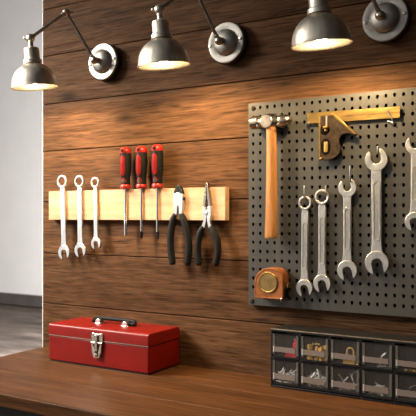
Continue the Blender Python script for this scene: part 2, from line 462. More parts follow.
wrench('combination_wrench', 'grey ring-ended combination wrench on the pegboard, hanging under the combination square', g, (-.5600, 1.3378), (-.5602, 1.1425), YP, .0185, .0175, .0210, ringR=.0172, mat='forged', gmat='forged_groove')
wrench('open_end_wrench', 'shortest fully visible double open-ended wrench on the pegboard, right of the ring-ended pair', g, (-.5010, 1.3570), (-.5015, 1.1745), YP, .0190, .0185, .0230, topJaw=.0210, mat='forged', gmat='forged_groove')
wrench('open_end_wrench', 'largest double open-ended wrench on the pegboard, below the end of the brass blade', g, (-.4362, 1.4165), (-.4350, 1.1935), YP, .0225, .0215, .0265, topJaw=.0252, mat='forged', gmat='forged_groove')
wrench('open_end_wrench', 'double open-ended wrench at the right edge of the photo, partly cut off', g, (-.3535, 1.4440), (-.3550, 1.2830), YP, .0175, .0170, .0205, topJaw=.0205, mat='forged', gmat='forged_groove')

# ------------------------------------------------------------------ screwdrivers
def screwdriver(x, zt, zb, tip, label, lean=0):
    y = -.0234
    zh = 1.3675                                         # foot of the handle
    t = thing('screwdriver', label, 'screwdriver', (x, y, zh), 'red and black screwdrivers on the pine rail')
    up = (0, 0, 1); O = (x, y, zh)
    h = zt - zh
    prof = [(.0125,.0115),(.0128,.018),(.0122,.026),(.0128,.032),(.0148,.042),(.0158,.056),(.0160,h*.62),(.0155,h-.0215),(.0150,h-.0165)]
    g = obj('grip', lathe(B(), prof, O, up, 28), M['blackrubber'], t)
    obj('end_cap', lathe(B(), [(.0149,h-.0178),(.0157,h-.0150),(.0152,h-.0085),(.0130,h-.0040),(.0085,h-.0009),(.002,h)], O, up, 28), M['redplastic'], t, label='red end cap')
    obj('collar', lathe(B(), [(.0085,.0003),(.0128,.0008),(.0148,.003),(.0150,.0075),(.0138,.0105),(.0125,.0118)], O, up, 28), M['redplastic'], t, label='red collar')
    # rounded red inlay wrapping the grip's front left, black patch for the shaded hole in the cap, grey shield near the collar
    def inlay(name, mat, z0, z1, half, rr, ang, rad, lift):
        bm = B(); n = 10; m = 14
        V = []
        for j in range(m+1):
            f = j/m; z = z0 + (z1-z0)*f
            e = min(z-z0, z1-z)
            hw = half*math.sqrt(max(0.02, 1-(1-min(1, e/rr))**2))
            row = []
            for i in range(n+1):
                a = ang + (i/n*2-1)*hw
                rb = rad(z-zh) + lift
                row.append(bm.verts.new((x + rb*math.sin(a), y - rb*math.cos(a), z)))
            V.append(row)
        for j in range(m):
            for i in range(n): bm.faces.new((V[j][i], V[j][i+1], V[j+1][i+1], V[j+1][i]))
        bmesh.ops.solidify(bm, geom=bm.faces[:], thickness=.0010)
        return obj(name, bm, M[mat], g if name != 'hang_hole_shade' else t)
    def rad(q):
        for (r0, a), (r1, b) in zip(prof, prof[1:]):
            if a <= q <= b: return r0 + (r1-r0)*(q-a)/(b-a)
        return prof[-1][0]
    inlay('red_inlay', 'redplastic', zh+.034, zh+h-.0235, .50, .009, .05, rad, .0008)
    inlay('grey_inlay', 'redplastic', zh+.0125, zh+.0300, .62, .012, .15, rad, .0006)
    inlay('shield_inlay', 'greyrubber', zh+.0135, zh+.0262, .40, .010, .15, rad, .0013)
    inlay('hang_hole_shade', 'blackrubber', zh+h-.0150, zh+h-.0062, .30, .0044, .05, lambda q: .0150 if q < h-.0085 else .0152-max(0, q-h+.0085)*.50, .0016)  # raised black patch painting the dark inside of the hole
    r = .0034
    L = zh - zb
    bm = B()
    if tip == 'nut':
        lathe(bm, [(r,-.001),(r,L-.045),(.0046,L-.042),(.0046,L-.001),(.0036,L-.0008),(.0034,L-.010)], O, (0,0,-1), 20, cap=True)
    else:
        lathe(bm, [(r,-.001),(r,L-.020)], O, (0,0,-1), 20)
    s = obj('shaft', bm, M['steel_bright'], t, label='bright steel shaft')
    if tip == 'cross':
        bm = B(); lathe(bm, [(r*1.02,L-.0202),(r*1.2,L-.017),(r*1.25,L-.009),(r*.85,L-.003),(r*.3,L)], O, (0,0,-1), 8)
        obj('tip', bm, M['darksteel'], s, label='dark cross tip')
    if tip == 'flat':
        bm = B()
        rings = []
        for q, a, b_ in ((L-.0202,.0029,.0029),(L-.0150,.0036,.0026),(L-.0085,.0042,.0018),(L,.0036,.0007)):
            rings.append([(x+sx*a, y+sy*b_, zh-q) for sx, sy in ((-1,-1),(0,-1.12),(1,-1),(1,0),(1,1),(0,1.12),(-1,1),(-1,0))])
        loft(bm, rings); obj('tip', bm, M['darksteel'], s, label='dark flat tip', smooth=0)
    return t
screwdriver(-1.1205, 1.4805, 1.2420, 'nut', 'red and black screwdriver with a thick blunt socket tip, nearest the wrenches')
screwdriver(-1.0675, 1.4800, 1.2345, 'cross', 'red and black screwdriver with a pointed dark cross tip, middle of the three')
screwdriver(-1.0160, 1.4815, 1.2340, 'flat', 'red and black screwdriver with a flat blade tip, nearest the pliers')

# ------------------------------------------------------------------ pliers
YL = -.0262
def grips(t, left, right, r):
    for path in (left, right):
        p3 = smoothpath([(x, YL-.001, z) for x, z in path], 5)
        n = len(p3)
        rs = [r*(.80 + .2*min(1, i/5)) * (1 if i < n-2 else .96) for i in range(n)]
        gr = obj('handle_grip', tube(B(), p3, rs, 14), M['blackrubber'], t)
        d = (p3[1]-p3[0]).normalized()
        bm = B(); tube(bm, [p3[0]-d*.0016, p3[0]+d*.0020], [r*.62, r*.80], 14)
        obj('grip_collar', bm, M['redplastic'], gr, label='red band at the top of the grip')

t = thing('side_cutter', 'black-handled diagonal cutting pliers with a short pointed head on the pine rail', 'pliers', (-.948, YL, 1.30))
cx = -.9472
body = [(-.9615,1.2880),(-.9600,1.3050),(-.9618,1.3200),(-.9622,1.3510),(-.9472,1.3560),(-.9330,1.3508),(-.9322,1.3200),(-.9352,1.3050),(-.9325,1.2880),(-.9412,1.2880),(-.9448,1.3050),(-.9458,1.3200),(-.9486,1.3200),(-.9496,1.3050),(-.9530,1.2880)]
obj('joint_body', prism(B(), body, YL-.0042, YL+.0056), M['steel'], t, bevel=.0012)
for s, lab in ((-1, 0), (1, 0)):
    pts = [(cx + s*.0003, 1.3525), (cx + s*.0137, 1.3512), (cx + s*.0128, 1.3590), (cx + s*.0070, 1.3690), (cx + s*.0003, 1.3752)]
    if s > 0: pts = pts[::-1]
    obj('cutting_jaw', prism(B(), pts, YL-.0034, YL+.0050), M['darksteel'], t, bevel=.001, label='dark cutting jaw')
bm = B(); box(bm, -.9350, -.9285, YL-.0035, YL+.0040, 1.3345, 1.3430)
obj('joint_pin', bm, M['darksteel'], t, bevel=.001)
grips(t, [(-.9585,1.2960),(-.9645,1.2830),(-.9700,1.2560),(-.9720,1.2330),(-.9705,1.2040),(-.9660,1.1760)], [(-.9375,1.2960),(-.9310,1.2830),(-.9222,1.2560),(-.9172,1.2330),(-.9168,1.2040),(-.9200,1.1770)], .0092)

t = thing('needle_nose_pliers', 'black-handled long needle-nose pliers at the right end of the pine rail', 'pliers', (-.862, YL, 1.28))
cx = -.8618
for s in (-1, 1):
    pts = [(cx+s*.0003,1.3785),(cx+s*.0026,1.3780),(cx+s*.0052,1.3640),(cx+s*.0092,1.3390),(cx+s*.0124,1.3180),(cx+s*.0030,1.3180),(cx+s*.0022,1.3330),(cx+s*.0003,1.3380)]
    if s > 0: pts = pts[::-1]
    obj('long_jaw', prism(B(), pts, YL-.0044+.0004*s, YL+.0056), M['hammersteel'], t, bevel=.0011)
body = [(-.8795,1.2640),(-.8715,1.2830),(-.8742,1.2980),(-.8746,1.3200),(-.8640,1.3180),(-.8640,1.3100),(-.8596,1.3100),(-.8596,1.3180),(-.8490,1.3200),(-.8484,1.3000),(-.8522,1.2830),(-.8465,1.2640),(-.8570,1.2650),(-.8608,1.2830),(-.8618,1.2930),(-.8630,1.2830),(-.8680,1.2650)]
obj('joint_body', prism(B(), body, YL-.0046, YL+.0056), M['steel'], t, bevel=.0012)
bm = B(); lathe(bm, [(.0048,.0044),(.0048,.0052),(.003,.0060)], (-.8620, YL, 1.3020), (0,-1,0), 20)
obj('pivot', bm, M['steel'], t)
grips(t, [(-.8755,1.2650),(-.8815,1.2545),(-.8865,1.2380),(-.8892,1.2200),(-.8890,1.1980),(-.8862,1.1770)], [(-.8500,1.2650),(-.8435,1.2545),(-.8352,1.2380),(-.8316,1.2200),(-.8320,1.1985),(-.8366,1.1785)], .0088)

# ------------------------------------------------------------------ pegboard
PX0, PX1, PZ0, PZ1, PY = -.7525, -.1985, 1.081, 1.566, -.015
hx0, hz0, dx, dz = -.7400, 1.5543, .0189, .0215
NX, NZ = 29, 22
t = thing('pegboard', 'dark grey metal pegboard full of small holes screwed to the plank wall', 'pegboard', ((PX0+PX1)/2, 0, PZ0))
bm = B()
hole = []
for k in range(16):
    a = k*PI/8
    c, s = math.cos(a), math.sin(a)
    hole.append((.0034*c, .0033*s + .0012 if s >= -.05 else .0074*s*(.9 if k in (12,) else .80) + .0012))
hole = [(x*(.62 if i in (11, 13) else .35 if i == 12 else 1), z) for i, (x, z) in enumerate(hole)]
sq = []
for k in range(16):
    a = k*PI/8; c, s = math.cos(a), math.sin(a); m = max(abs(c), abs(s)); sq.append((c/m, s/m))
corners = {(0, 0), (0, NZ-1), (NX-1, 0), (NX-1, NZ-1)}
for i in range(NX):
    for j in range(NZ):
        x = hx0 + dx*i; z = hz0 - dz*j
        O = [bm.verts.new((x + u*dx/2, PY, z + v*dz/2)) for u, v in sq]
        if (i, j) in corners:
            bm.faces.new(O); continue
        H = [bm.verts.new((x + u, PY, z + v)) for u, v in hole]
        for k in range(16):
            q = (k+1) % 16
            bm.faces.new((O[k], O[q], H[q], H[k]))
gx0, gx1 = hx0-dx/2, hx0+dx*(NX-.5); gz1, gz0 = hz0+dz/2, hz0-dz*(NZ-.5)
def quad(x0, x1, z0, z1):
    if x1-x0 < 1e-6 or z1-z0 < 1e-6: return
    bm.faces.new([bm.verts.new(p) for p in ((x0,PY,z0),(x1,PY,z0),(x1,PY,z1),(x0,PY,z1))])
quad(PX0, gx0, gz0, gz1); quad(gx1, PX1, gz0, gz1); quad(PX0, PX1, gz1, PZ1); quad(PX0, PX1, PZ0, gz0)
bmesh.ops.remove_doubles(bm, verts=bm.verts, dist=1e-5)
bmesh.ops.recalc_face_normals(bm, faces=bm.faces)
g = bmesh.ops.extrude_face_region(bm, geom=bm.faces[:])
bmesh.ops.translate(bm, verts=[v for v in g['geom'] if isinstance(v, bmesh.types.BMVert)], vec=(0, .0016, 0))
obj('perforated_sheet', bm, M['peg'], t, smooth=0)
obj('hole_shade_sheet', box(B(), PX0+.002, PX1-.002, -.0050, -.0004, PZ0+.002, PZ1-.002), M['gap'], t, smooth=0)  # black sheet added so the board's holes look deep in shade
bm = B()
box(bm, PX0, PX0+.0015, PY+.0017, -.0003, PZ0, PZ1); box(bm, PX1-.0015, PX1, PY+.0017, -.0003, PZ0, PZ1)
box(bm, PX0+.0016, PX1-.0016, PY+.0017, -.0003, PZ0, PZ0+.0015); box(bm, PX0+.0016, PX1-.0016, PY+.0017, -.0003, PZ1-.0015, PZ1)
obj('folded_edge', bm, M['peg'], t, smooth=0)
for x, z in ((-.7395, 1.5535), (-.7435, 1.0905), (PX1+.0-.0125, 1.5535), (PX1-.0125, 1.0905)):
    bm = B(); lathe(bm, [(.0058,.0001),(.0058,.0008),(.0048,.0022),(.0028,.0030),(.0020,.0024),(.001,.0022)], (x, PY, z), (0,-1,0), 18)
    obj('screw', bm, M['bronze'], t)

hook_no = []
def hook(x, z, reach, up, label, r=.0019):
    """L-shaped wire peg: out of the board, then up"""
    p = [(x, PY+.006, z), (x, PY-.001, z), (x, PY-reach+.004, z), (x, PY-reach+.0012, z+.0012), (x, PY-reach, z+.004), (x, PY-reach, z+up)]
    o = obj('peg_hook', tube(B(), p, r, 10), M['hook'], origin=(x, PY, z))
    tag(o, label, 'hook', 'wire hooks on the pegboard'); hook_no.append(o); return o
# rings and jaws hang over the pegs
hook(-.6005, 1.3322, .0165, .0300, 'thin wire peg rising above the ring of the wrench nearest the hammer')
hook(-.5490, 1.3430, .0165, .0190, 'thin wire peg at the ring of the wrench under the combination square')
hook(-.4930, 1.3710, .0165, .0330, 'thin wire peg standing in the upper jaw of the shortest open-ended wrench')
hook(-.4315, 1.4290, .0165, .0150, 'thin wire peg in the upper jaw of the largest open-ended wrench')
hook(-.3480, 1.4560, .0165, .0170, 'thin wire peg in the jaw of the wrench cut off by the photo edge')

# ------------------------------------------------------------------ hammer
YH = -.0400
t = thing('ball_peen_hammer', 'ball-peen hammer with a steel head and orange-brown wooden handle on the pegboard', 'hammer', (-.676, YH, 1.243))
ZHd = 1.5150
bm = B()
prof = [(.0130,0),(.0154,.0016),(.0157,.0175),(.0153,.0192),(.0115,.0220),(.0112,.0245),(.0145,.0300),(.0175,.0370),(.0188,.0470),(.0178,.0560),(.0138,.0640),(.0112,.0690),(.0110,.0720),(.0138,.0750),(.0145,.0800),(.0134,.0890),(.0104,.0970),(.0060,.1025),(.001,.1045)]
rings = []
for r, q in prof:
    mid = .036 < q < .060
    ry = min(r, .0148)
    rings.append([(-.7320+q, YH + ry*math.cos(2*PI*i/36), ZHd - .0002*q/.1 + r*math.sin(2*PI*i/36)) for i in range(36)])
loft(bm, rings)
hd = obj('hammer_head', bm, M['hammersteel'], t, smooth=40)
bm = B(); lathe(bm, [(.0150,.0130),(.0150,.0152),(.0142,.0158),(.001,.0160)], (-.6860, YH, 1.5142), (0,-1,0), 32)
obj('cheek', bm, M['arm'], hd)
def oval_loft(bm, st):
    rings = []
    for z, cx_, hw, hy in st:
        rings.append([(cx_ + hw*math.cos(2*PI*i/28), YH + hy*math.sin(2*PI*i/28), z) for i in range(28)])
    return loft(bm, rings)
st = [(1.5040,-.6800,.0122,.0100),(1.4900,-.6795,.0124,.0102),(1.470,-.6793,.0122,.0100),(1.440,-.6791,.0125,.0102),(1.400,-.6791,.0132,.0108),(1.360,-.6790,.0140,.0114),(1.320,-.6791,.0146,.0118),(1.290,-.6794,.0152,.0120),(1.262,-.6797,.0158,.0122),(1.2470,-.6800,.0158,.0122),(1.2440,-.6800,.0150,.0116),(1.2428,-.6800,.0135,.0105)]
obj('handle', oval_loft(B(), st), M['hickory'], t, label='orange-brown wooden handle')
hook(-.7085, 1.5010, .0400, .0050, 'wire peg under the left neck of the hammer head')
hook(-.6560, 1.5010, .0400, .0050, 'wire peg under the ball end of the hammer head')

# ------------------------------------------------------------------ combination square
t = thing('combination_square', 'brass combination square with dark bronze head hanging level on the pegboard', 'square', (-.50, -.022, 1.5045))
YB = -.0225
def zt_(x): return 1.5300 + (1.5277-1.5300)*(x+.6008)/.2106
bl = [(-.6010,1.5058),(-.3902,1.5035),(-.3902,1.5277),(-.6010,1.5300)]
b_ = obj('blade', prism(B(), bl, YB-.0014, YB+.0014), M['brass'], t, bevel=.0004)
bm = B(); prism(bm, [(-.5300,1.5166),(-.3920,1.5151),(-.3920,1.5155),(-.5300,1.5170)], YB-.0017, YB-.0012)
obj('blade_groove', bm, M['bronze'], b_, label='dark groove along the blade')
# head: solid outline, black patches on top for the shade of its openings
Yh0, Yh1 = YB-.0090, YB-.0016
head = [(-.5697,1.5225),(-.5362,1.5218),(-.4824,1.4745),(-.4862,1.4705),(-.4920,1.4735),(-.5040,1.4775),(-.5110,1.4768),(-.5185,1.4715),(-.5222,1.4640),(-.5220,1.4560),(-.5195,1.4480),(-.5190,1.4420),(-.5215,1.4345),(-.5275,1.4275),(-.5370,1.4225),(-.5480,1.4200),(-.5590,1.4198),(-.5672,1.4212),(-.5697,1.4250)]
hb = obj('head', prism(B(), head, Yh0, Yh1), M['bronze'], t, bevel=.001, label='dark bronze head')
bm = B()
prism(bm, [(-.5700,1.4205),(-.5660,1.4205),(-.5660,1.5228),(-.5700,1.5230)], Yh0-.0010, Yh1)
prism(bm, [(-.5660,1.5190),(-.5375,1.5182),(-.5362,1.5222),(-.5660,1.5230)], Yh0-.0010, Yh1)
prism(bm, [(-.5375,1.5182),(-.4870,1.4730),(-.4818,1.4745),(-.5360,1.5224)], Yh0-.0010, Yh1)
obj('brass_edge', bm, M['brass'], hb, bevel=.0005, label='bright brass edges of the head')
bm = B(); prism(bm, [(-.5535+.0118*math.cos(a*PI/10), 1.4500+.0185*math.sin(a*PI/10)) for a in range(20)], Yh0-.0004, Yh0+.002)
obj('vial_window_shade', bm, M['gap'], hb)  # black patch painting the shade inside the window
bm = B(); tube(bm, [(-.5525, Yh0-.0012, 1.4395), (-.5525, Yh0-.0012, 1.4575)], .0048, 14)
obj('level_vial', bm, M['vialglass'], t, label='yellow spirit level vial')
bm = B(); prism(bm, [(-.5560+.0115*math.cos(a*PI/10), 1.4870+.0105*math.sin(a*PI/10)) for a in range(20)], Yh0-.0004, Yh0+.002)
obj('recess_shade', bm, M['gap'], hb)  # shaded hollow put on as a black patch, nothing is cut out
bm = B(); tube(bm, [(-.5505, Yh0-.0020, 1.5170), (-.5505, Yh0-.0020, 1.4950)], .0020, 10)
obj('clamp_bolt', bm, M['forged'], t)
bm = B(); lathe(bm, [(.0035,0),(.0072,.0010),(.0080,.0035),(.0072,.0060),(.0038,.0070),(.0040,.0110),(.0015,.0120)], (-.5505, Yh0-.0050, 1.4955), (0,0,-1), 18)
obj('clamp_knob', bm, M['brass'], t, label='bright brass clamp nut')
bm = B(); ball(bm, (-.5640, Yh0-.0008, 1.4235), .0034)
obj('scriber_knob', bm, M['brass'], t)
for o in [b_, hb] + [k for k in t.children if k not in (b_, hb)] : o.location.x += .0040
# wire hook gripping the blade
p = smoothpath([(-.4135, PY+.004, 1.5005), (-.4130, PY-.006, 1.4990), (-.4020, PY-.0105, 1.4955), (-.4030, PY-.0122, 1.5030), (-.4100, PY-.0120, 1.5145), (-.4125, PY-.0118, 1.5215)], 4)
tag(obj('peg_hook', tube(B(), p, .0013, 8), M['hook'], origin=(-.41, PY, 1.5)), 'bent wire hook over the free end of the brass square blade', 'hook', 'wire hooks on the pegboard')
hook(-.5920, 1.5030, .0110, .0045, 'wire peg under the left end of the brass square blade')

# ------------------------------------------------------------------ tape measure
t = thing('tape_measure', 'brown tape measure with a round brass disc at the lower left of the pegboard', 'tape measure', (-.683, -.032, 1.103))
Y0, Y1 = -.0500, PY-.0006
def case(k):
    o = []
    x0, x1, z0, z1 = -.7190+k, -.6455-k, 1.1030+k, 1.1745-k
    o += arc(x0+.004, z0+.004, .004, 180, 270, 3)
    o += arc(x1-.004, z0+.004, .004, 270, 360, 3)
    o += arc(x1-.024, z1-.024, .024, 0, 90, 8)
    o += arc(x0+.036, z1-.036, .036, 90, 180, 10)
    return o
cs = obj('case', prism(B(), case(0), Y0, Y1), M['leather'], t, bevel=.0032, seg=4)
bm = B(); prism_hole(bm, case(.0005), case(.0040), Y0-.0006, Y0+.001)
obj('case_seam', bm, M['leather'], cs, bevel=.0008)
bm = B(); lathe(bm, [(.0245,-.0005),(.0245,.0013),(.0235,.0024),(.0215,.0024),(.0205,.0015),(.001,.0017)], (-.6835, Y0, 1.1410), (0,-1,0), 40)
ds = obj('brass_disc', bm, M['oldbrass'], t, label='round brass disc')
bm = B()
def stroke(a, b, w=.0014):
    a, b = Vector((a[0], 0, a[1])), Vector((b[0], 0, b[1])); n = (b-a).normalized(); q = Vector((-n.z, 0, n.x))*w/2
    c = Vector((-.6835, 0, 1.1410))
    P = [c+a+q, c+a-q, c+b-q, c+b+q]
    prism(bm, [(v.x, v.z) for v in P], Y0-.0021, Y0-.0014)
for a, b in (((-.0105,.0060),(-.0060,-.0075)), ((-.0060,-.0075),(0,.0040)), ((0,.0040),(.0060,-.0075)), ((.0060,-.0075),(.0105,.0060)), ((-.0125,.0085),(.0125,.0085))):
    stroke(a, b)
obj('embossed_mark', bm, M['oldbrass'], ds, label='faint embossed W mark')
bm = B(); box(bm, -.6458, -.6435, -.0420, -.0250, 1.1290, 1.1420); box(bm, -.6440, -.6385, -.0400, -.0270, 1.1345, 1.1362); box(bm, -.6395, -.6380, -.0400, -.0270, 1.1290, 1.1420)
obj('tape_tab', bm, M['brass_bright'], t, bevel=.0004, label='brass end tab of the tape')
bm = B(); box(bm, -.6457, -.6440, -.0450, -.0220, 1.1060, 1.1280)
obj('mouth', bm, M['blackplastic'], t)
hook(-.6480, 1.1005, .0400, .0050, 'thin wire peg under the right corner of the brown tape measure')
hook(-.7000, 1.1005, .0280, .0002, 'short wire peg under the left corner of the brown tape measure')

# ------------------------------------------------------------------ toolbox
TX0, TX1, TY0, TY1, TZ = -1.2860, -.9570, -.1430, -.0060, BZ
t = thing('toolbox', 'closed red metal toolbox with chrome latch standing on the wooden bench', 'toolbox', ((TX0+TX1)/2, (TY0+TY1)/2, TZ))
bm = B(); box(bm, TX0+.001, TX1-.001, TY0+.001, TY1-.001, TZ+.0035, TZ+.0680)
bd = obj('body', bm, M['redpaint'], t, bevel=.003, seg=3)
bm = B(); box(bm, TX0+.004, TX1-.004, TY0+.004, TY1-.004, TZ+.0002, TZ+.005)
obj('foot_rim', bm, M['blackmetal'], bd)
bm = B(); box(bm, TX0+.003, TX1-.003, TY0+.003, TY1-.003, TZ+.066, TZ+.0705)
obj('seam_gasket', bm, M['blackmetal'], bd)
ld_z0, ld_z1 = TZ+.0690, TZ+.1000
pr = [(TY0, ld_z0), (TY0, ld_z1-.0070)] + [(TY0+.0070-.0070*math.cos(a), ld_z1-.0070+.0070*math.sin(a)) for a in (PI/8, PI/4, 3*PI/8)] + [(TY0+.0070, ld_z1), (TY1-.0070, ld_z1)] + [(TY1-.0070+.0070*math.sin(a), ld_z1-.0070+.0070*math.cos(a)) for a in (PI/8, PI/4, 3*PI/8)] + [(TY1, ld_z1-.0070), (TY1, ld_z0)]
bm = B(); loft(bm, [[(x, y, z) for y, z in pr] for x in (TX0, TX1)])
lid = obj('lid', bm, M['redpaint'], t, bevel=.0022, seg=3)
bm = B(); box(bm, TX0+.001, TX1-.001, TY0-.0006, TY0+.001, ld_z0-.0004, ld_z0+.0014)
obj('lid_lip', bm, M['arm'], lid, label='pale edge of the lid')  # paler strip along the lower front edge of the lid
# latch
lx = -1.1155
bm = B(); prism(bm, [(lx-.0190,TZ+.0600),(lx+.0190,TZ+.0600),(lx+.0190,TZ+.0860),(lx+.0150,TZ+.0900),(lx+.0050,TZ+.0870),(lx-.0050,TZ+.0870),(lx-.0150,TZ+.0900),(lx-.0190,TZ+.0860)], TY0-.0035, TY0-.0002)
lt = obj('latch', bm, M['hammersteel'], t, bevel=.0012, label='polished chrome latch')
bm = B(); prism(bm, [(lx-.0090,TZ+.0260),(lx+.0090,TZ+.0260),(lx+.0150,TZ+.0420),(lx+.0165,TZ+.0640),(lx+.0125,TZ+.0640),(lx+.0060,TZ+.0420),(lx-.0060,TZ+.0420),(lx-.0125,TZ+.0640),(lx-.0165,TZ+.0640),(lx-.0150,TZ+.0420)], TY0-.0060, TY0-.0008)
obj('latch_hasp', bm, M['forged'], lt, bevel=.0012)
bm = B(); box(bm, lx-.0045, lx+.0045, TY0-.0085, TY0-.0030, TZ+.0440, TZ+.0860)
tube(bm, [(lx-.017, TY0-.0040, TZ+.0640), (lx+.017, TY0-.0040, TZ+.0640)], .0034, 12)
obj('latch_bar', bm, M['hammersteel'], lt, bevel=.001)
bm = B(); box(bm, lx-.0055, lx+.0055, TY0-.0066, TY0-.0010, TZ+.0330, TZ+.0480)
obj('keyhole_plate', bm, M['darksteel'], lt, bevel=.0008)
bm = B(); tube(bm, [(lx, TY0-.0040, TZ+.0345), (lx, TY0-.0095, TZ+.0345)], .0048, 14)
obj('latch_button', bm, M['steel_bright'], lt)
# handle
hz = ld_z1
hy = -.0705
hxa, hxb = -1.1670, -1.0780
for hx in (hxa, hxb):
    bm = B(); box(bm, hx-.0120, hx+.0120, hy-.0150, hy+.0150, hz, hz+.0022)
    prism(bm, [(hx-.0095, hz+.0015), (hx+.0095, hz+.0015), (hx+.0080, hz+.0100), (hx+.0040, hz+.0125), (hx-.0040, hz+.0125), (hx-.0080, hz+.0100)], hy-.0125, hy-.0035)
    obj('handle_bracket', bm, M['steel_bright'], lid, bevel=.001, label='chrome bracket')
p = smoothpath([(hxa-.0230, hy-.0020, hz+.0055), (hxa-.0200, hy+.0060, hz+.0085), (hxa-.0060, hy+.0110, hz+.0110), ((hxa+hxb)/2, hy+.0120, hz+.0115), (hxb+.0060, hy+.0110, hz+.0110), (hxb+.0200, hy+.0060, hz+.0085), (hxb+.0230, hy-.0020, hz+.0055)], 6)
bm = B(); tube(bm, p, .0055, 14)
tube(bm, [(hxa-.0260, hy, hz+.0052), (hxa+.0060, hy, hz+.0052)], .0036, 10); tube(bm, [(hxb-.0060, hy, hz+.0052), (hxb+.0260, hy, hz+.0052)], .0036, 10)
obj('handle', bm, M['blackrubber'], lid, label='black carrying handle')

# ------------------------------------------------------------------ drawer cabinet
CX0, CY0, CZ1 = -.6610, -.0820, 1.0400
PITCH, NC = .0690, 7
CX1 = CX0 + .0045 + PITCH*NC
t = thing('drawer_cabinet', 'black small-parts drawer cabinet with clear drawers standing on the bench', 'drawer cabinet', ((CX0+CX1)/2, -.04, BZ))
rows = [(.9765, 1.0320), (.9165, .9735)]     # openings
bm = B()
box(bm, CX0, CX1, -.0035, -.0008, BZ+.0005, CZ1)                       # back
box(bm, CX0, CX0+.0035, CY0, -.0035, BZ+.0005, CZ1)                     # sides
box(bm, CX1-.0035, CX1, CY0, -.0035, BZ+.0005, CZ1)
box(bm, CX0+.0035, CX1-.0035, CY0, -.0035, CZ1-.0045, CZ1)              # top
box(bm, CX0+.0035, CX1-.0035, CY0, -.0035, BZ+.0005, BZ+.0045)          # bottom
box(bm, CX0+.0035, CX1-.0035, CY0+.0008, -.0035, .9735, .9762)          # shelf
for c in range(1, NC):
    x = CX0 + .0022 + PITCH*c
    box(bm, x-.0022, x+.0022, CY0+.0004, -.0035, BZ+.0045, CZ1-.0045)
bo = obj('cabinet_body', bm, M['blackplastic'], t, bevel=.0006, seg=2, smooth=30)
bm = B(); box(bm, CX0+.0004, CX1, CY0-.0004, CY0+.004, CZ1-.0012, CZ1+.0012)
obj('top_rim', bm, plain('lit_rim', (.15,.12,.09), .4), bo, bevel=.0005, label='front edge coloured lighter as if lit')  # light catching the top edge, painted as a tan strip
drawers = {}
for c in range(NC):
    xa = CX0 + .0022 + PITCH*c + .0030; xb = xa + PITCH - .0060
    for r, (za, zb) in enumerate(rows):
        za_, zb_ = za+.0010, zb-.0010
        # frame and floor of one drawer
        bm = B()
        box(bm, xa, xb, CY0+.0010, -.0080, za_, za_+.0016)                  # floor
        box(bm, xa, xb, -.0092, -.0080, za_, zb_-.010)                       # back
        d = obj('drawer', bm, M['smoke'], t, smooth=0)
        bm = B()
        o = [(xa, za_), (xb, za_), (xb, zb_), (xa, zb_)]; q = [(xa+.0022, za_+.0040), (xb-.0022, za_+.0040), (xb-.0022, zb_-.0008), (xa+.0022, zb_-.0008)]
        prism_hole(bm, o, q, CY0-.0013, CY0+.0004); obj('drawer_frame', bm, M['blackplastic'], d, smooth=0, label='black drawer frame')
        drawers[(r, c)] = (xa, xb, za_, zb_)
        bm = B(); box(bm, xa+.0022, xb-.0022, CY0-.0006, CY0+.0004, za_+.0040, zb_-.0008)
        obj('clear_front', bm, M['clear'], d, smooth=0, label='clear plastic drawer front')
        for e0, e1, pts in ((xa+.0003, xa+.0013, [(xa+.0003, za_+.0080), (xa+.0060, za_+.0080), (xa+.0050, zb_-.0006), (xa+.0003, zb_-.0006)]),
                            (xb-.0013, xb-.0003, [(xb-.0003, za_+.0080), (xb-.0003, zb_-.0006), (xb-.0050, zb_-.0006), (xb-.0072, za_+.0080)])):
            bm = B(); box(bm, e0, e1, CY0-.0007, -.0100, za_+.0016, zb_-.003)
            prism(bm, pts, CY0-.0017, CY0-.0007)
            obj('clear_side', bm, M['clearedge'], d, smooth=0, label='frosted side strip of the drawer')
        lz0, lz1 = (.9905, 1.0020) if r == 0 else (.9300, .9425)
        bm = B(); box(bm, xa+.0046, xb-.0080, CY0-.0022, CY0-.0014, lz0, lz1)
        obj('label_strip', bm, M['label'], d, smooth=0, label='blank beige label strip')
        bm = B(); box(bm, xa+.0018, xa+.0046, CY0-.0026, CY0-.0012, lz0-.0006, lz1+.0006)
        obj('label_clip', bm, M['labelend'], d, smooth=0, label='white end of the label strip')

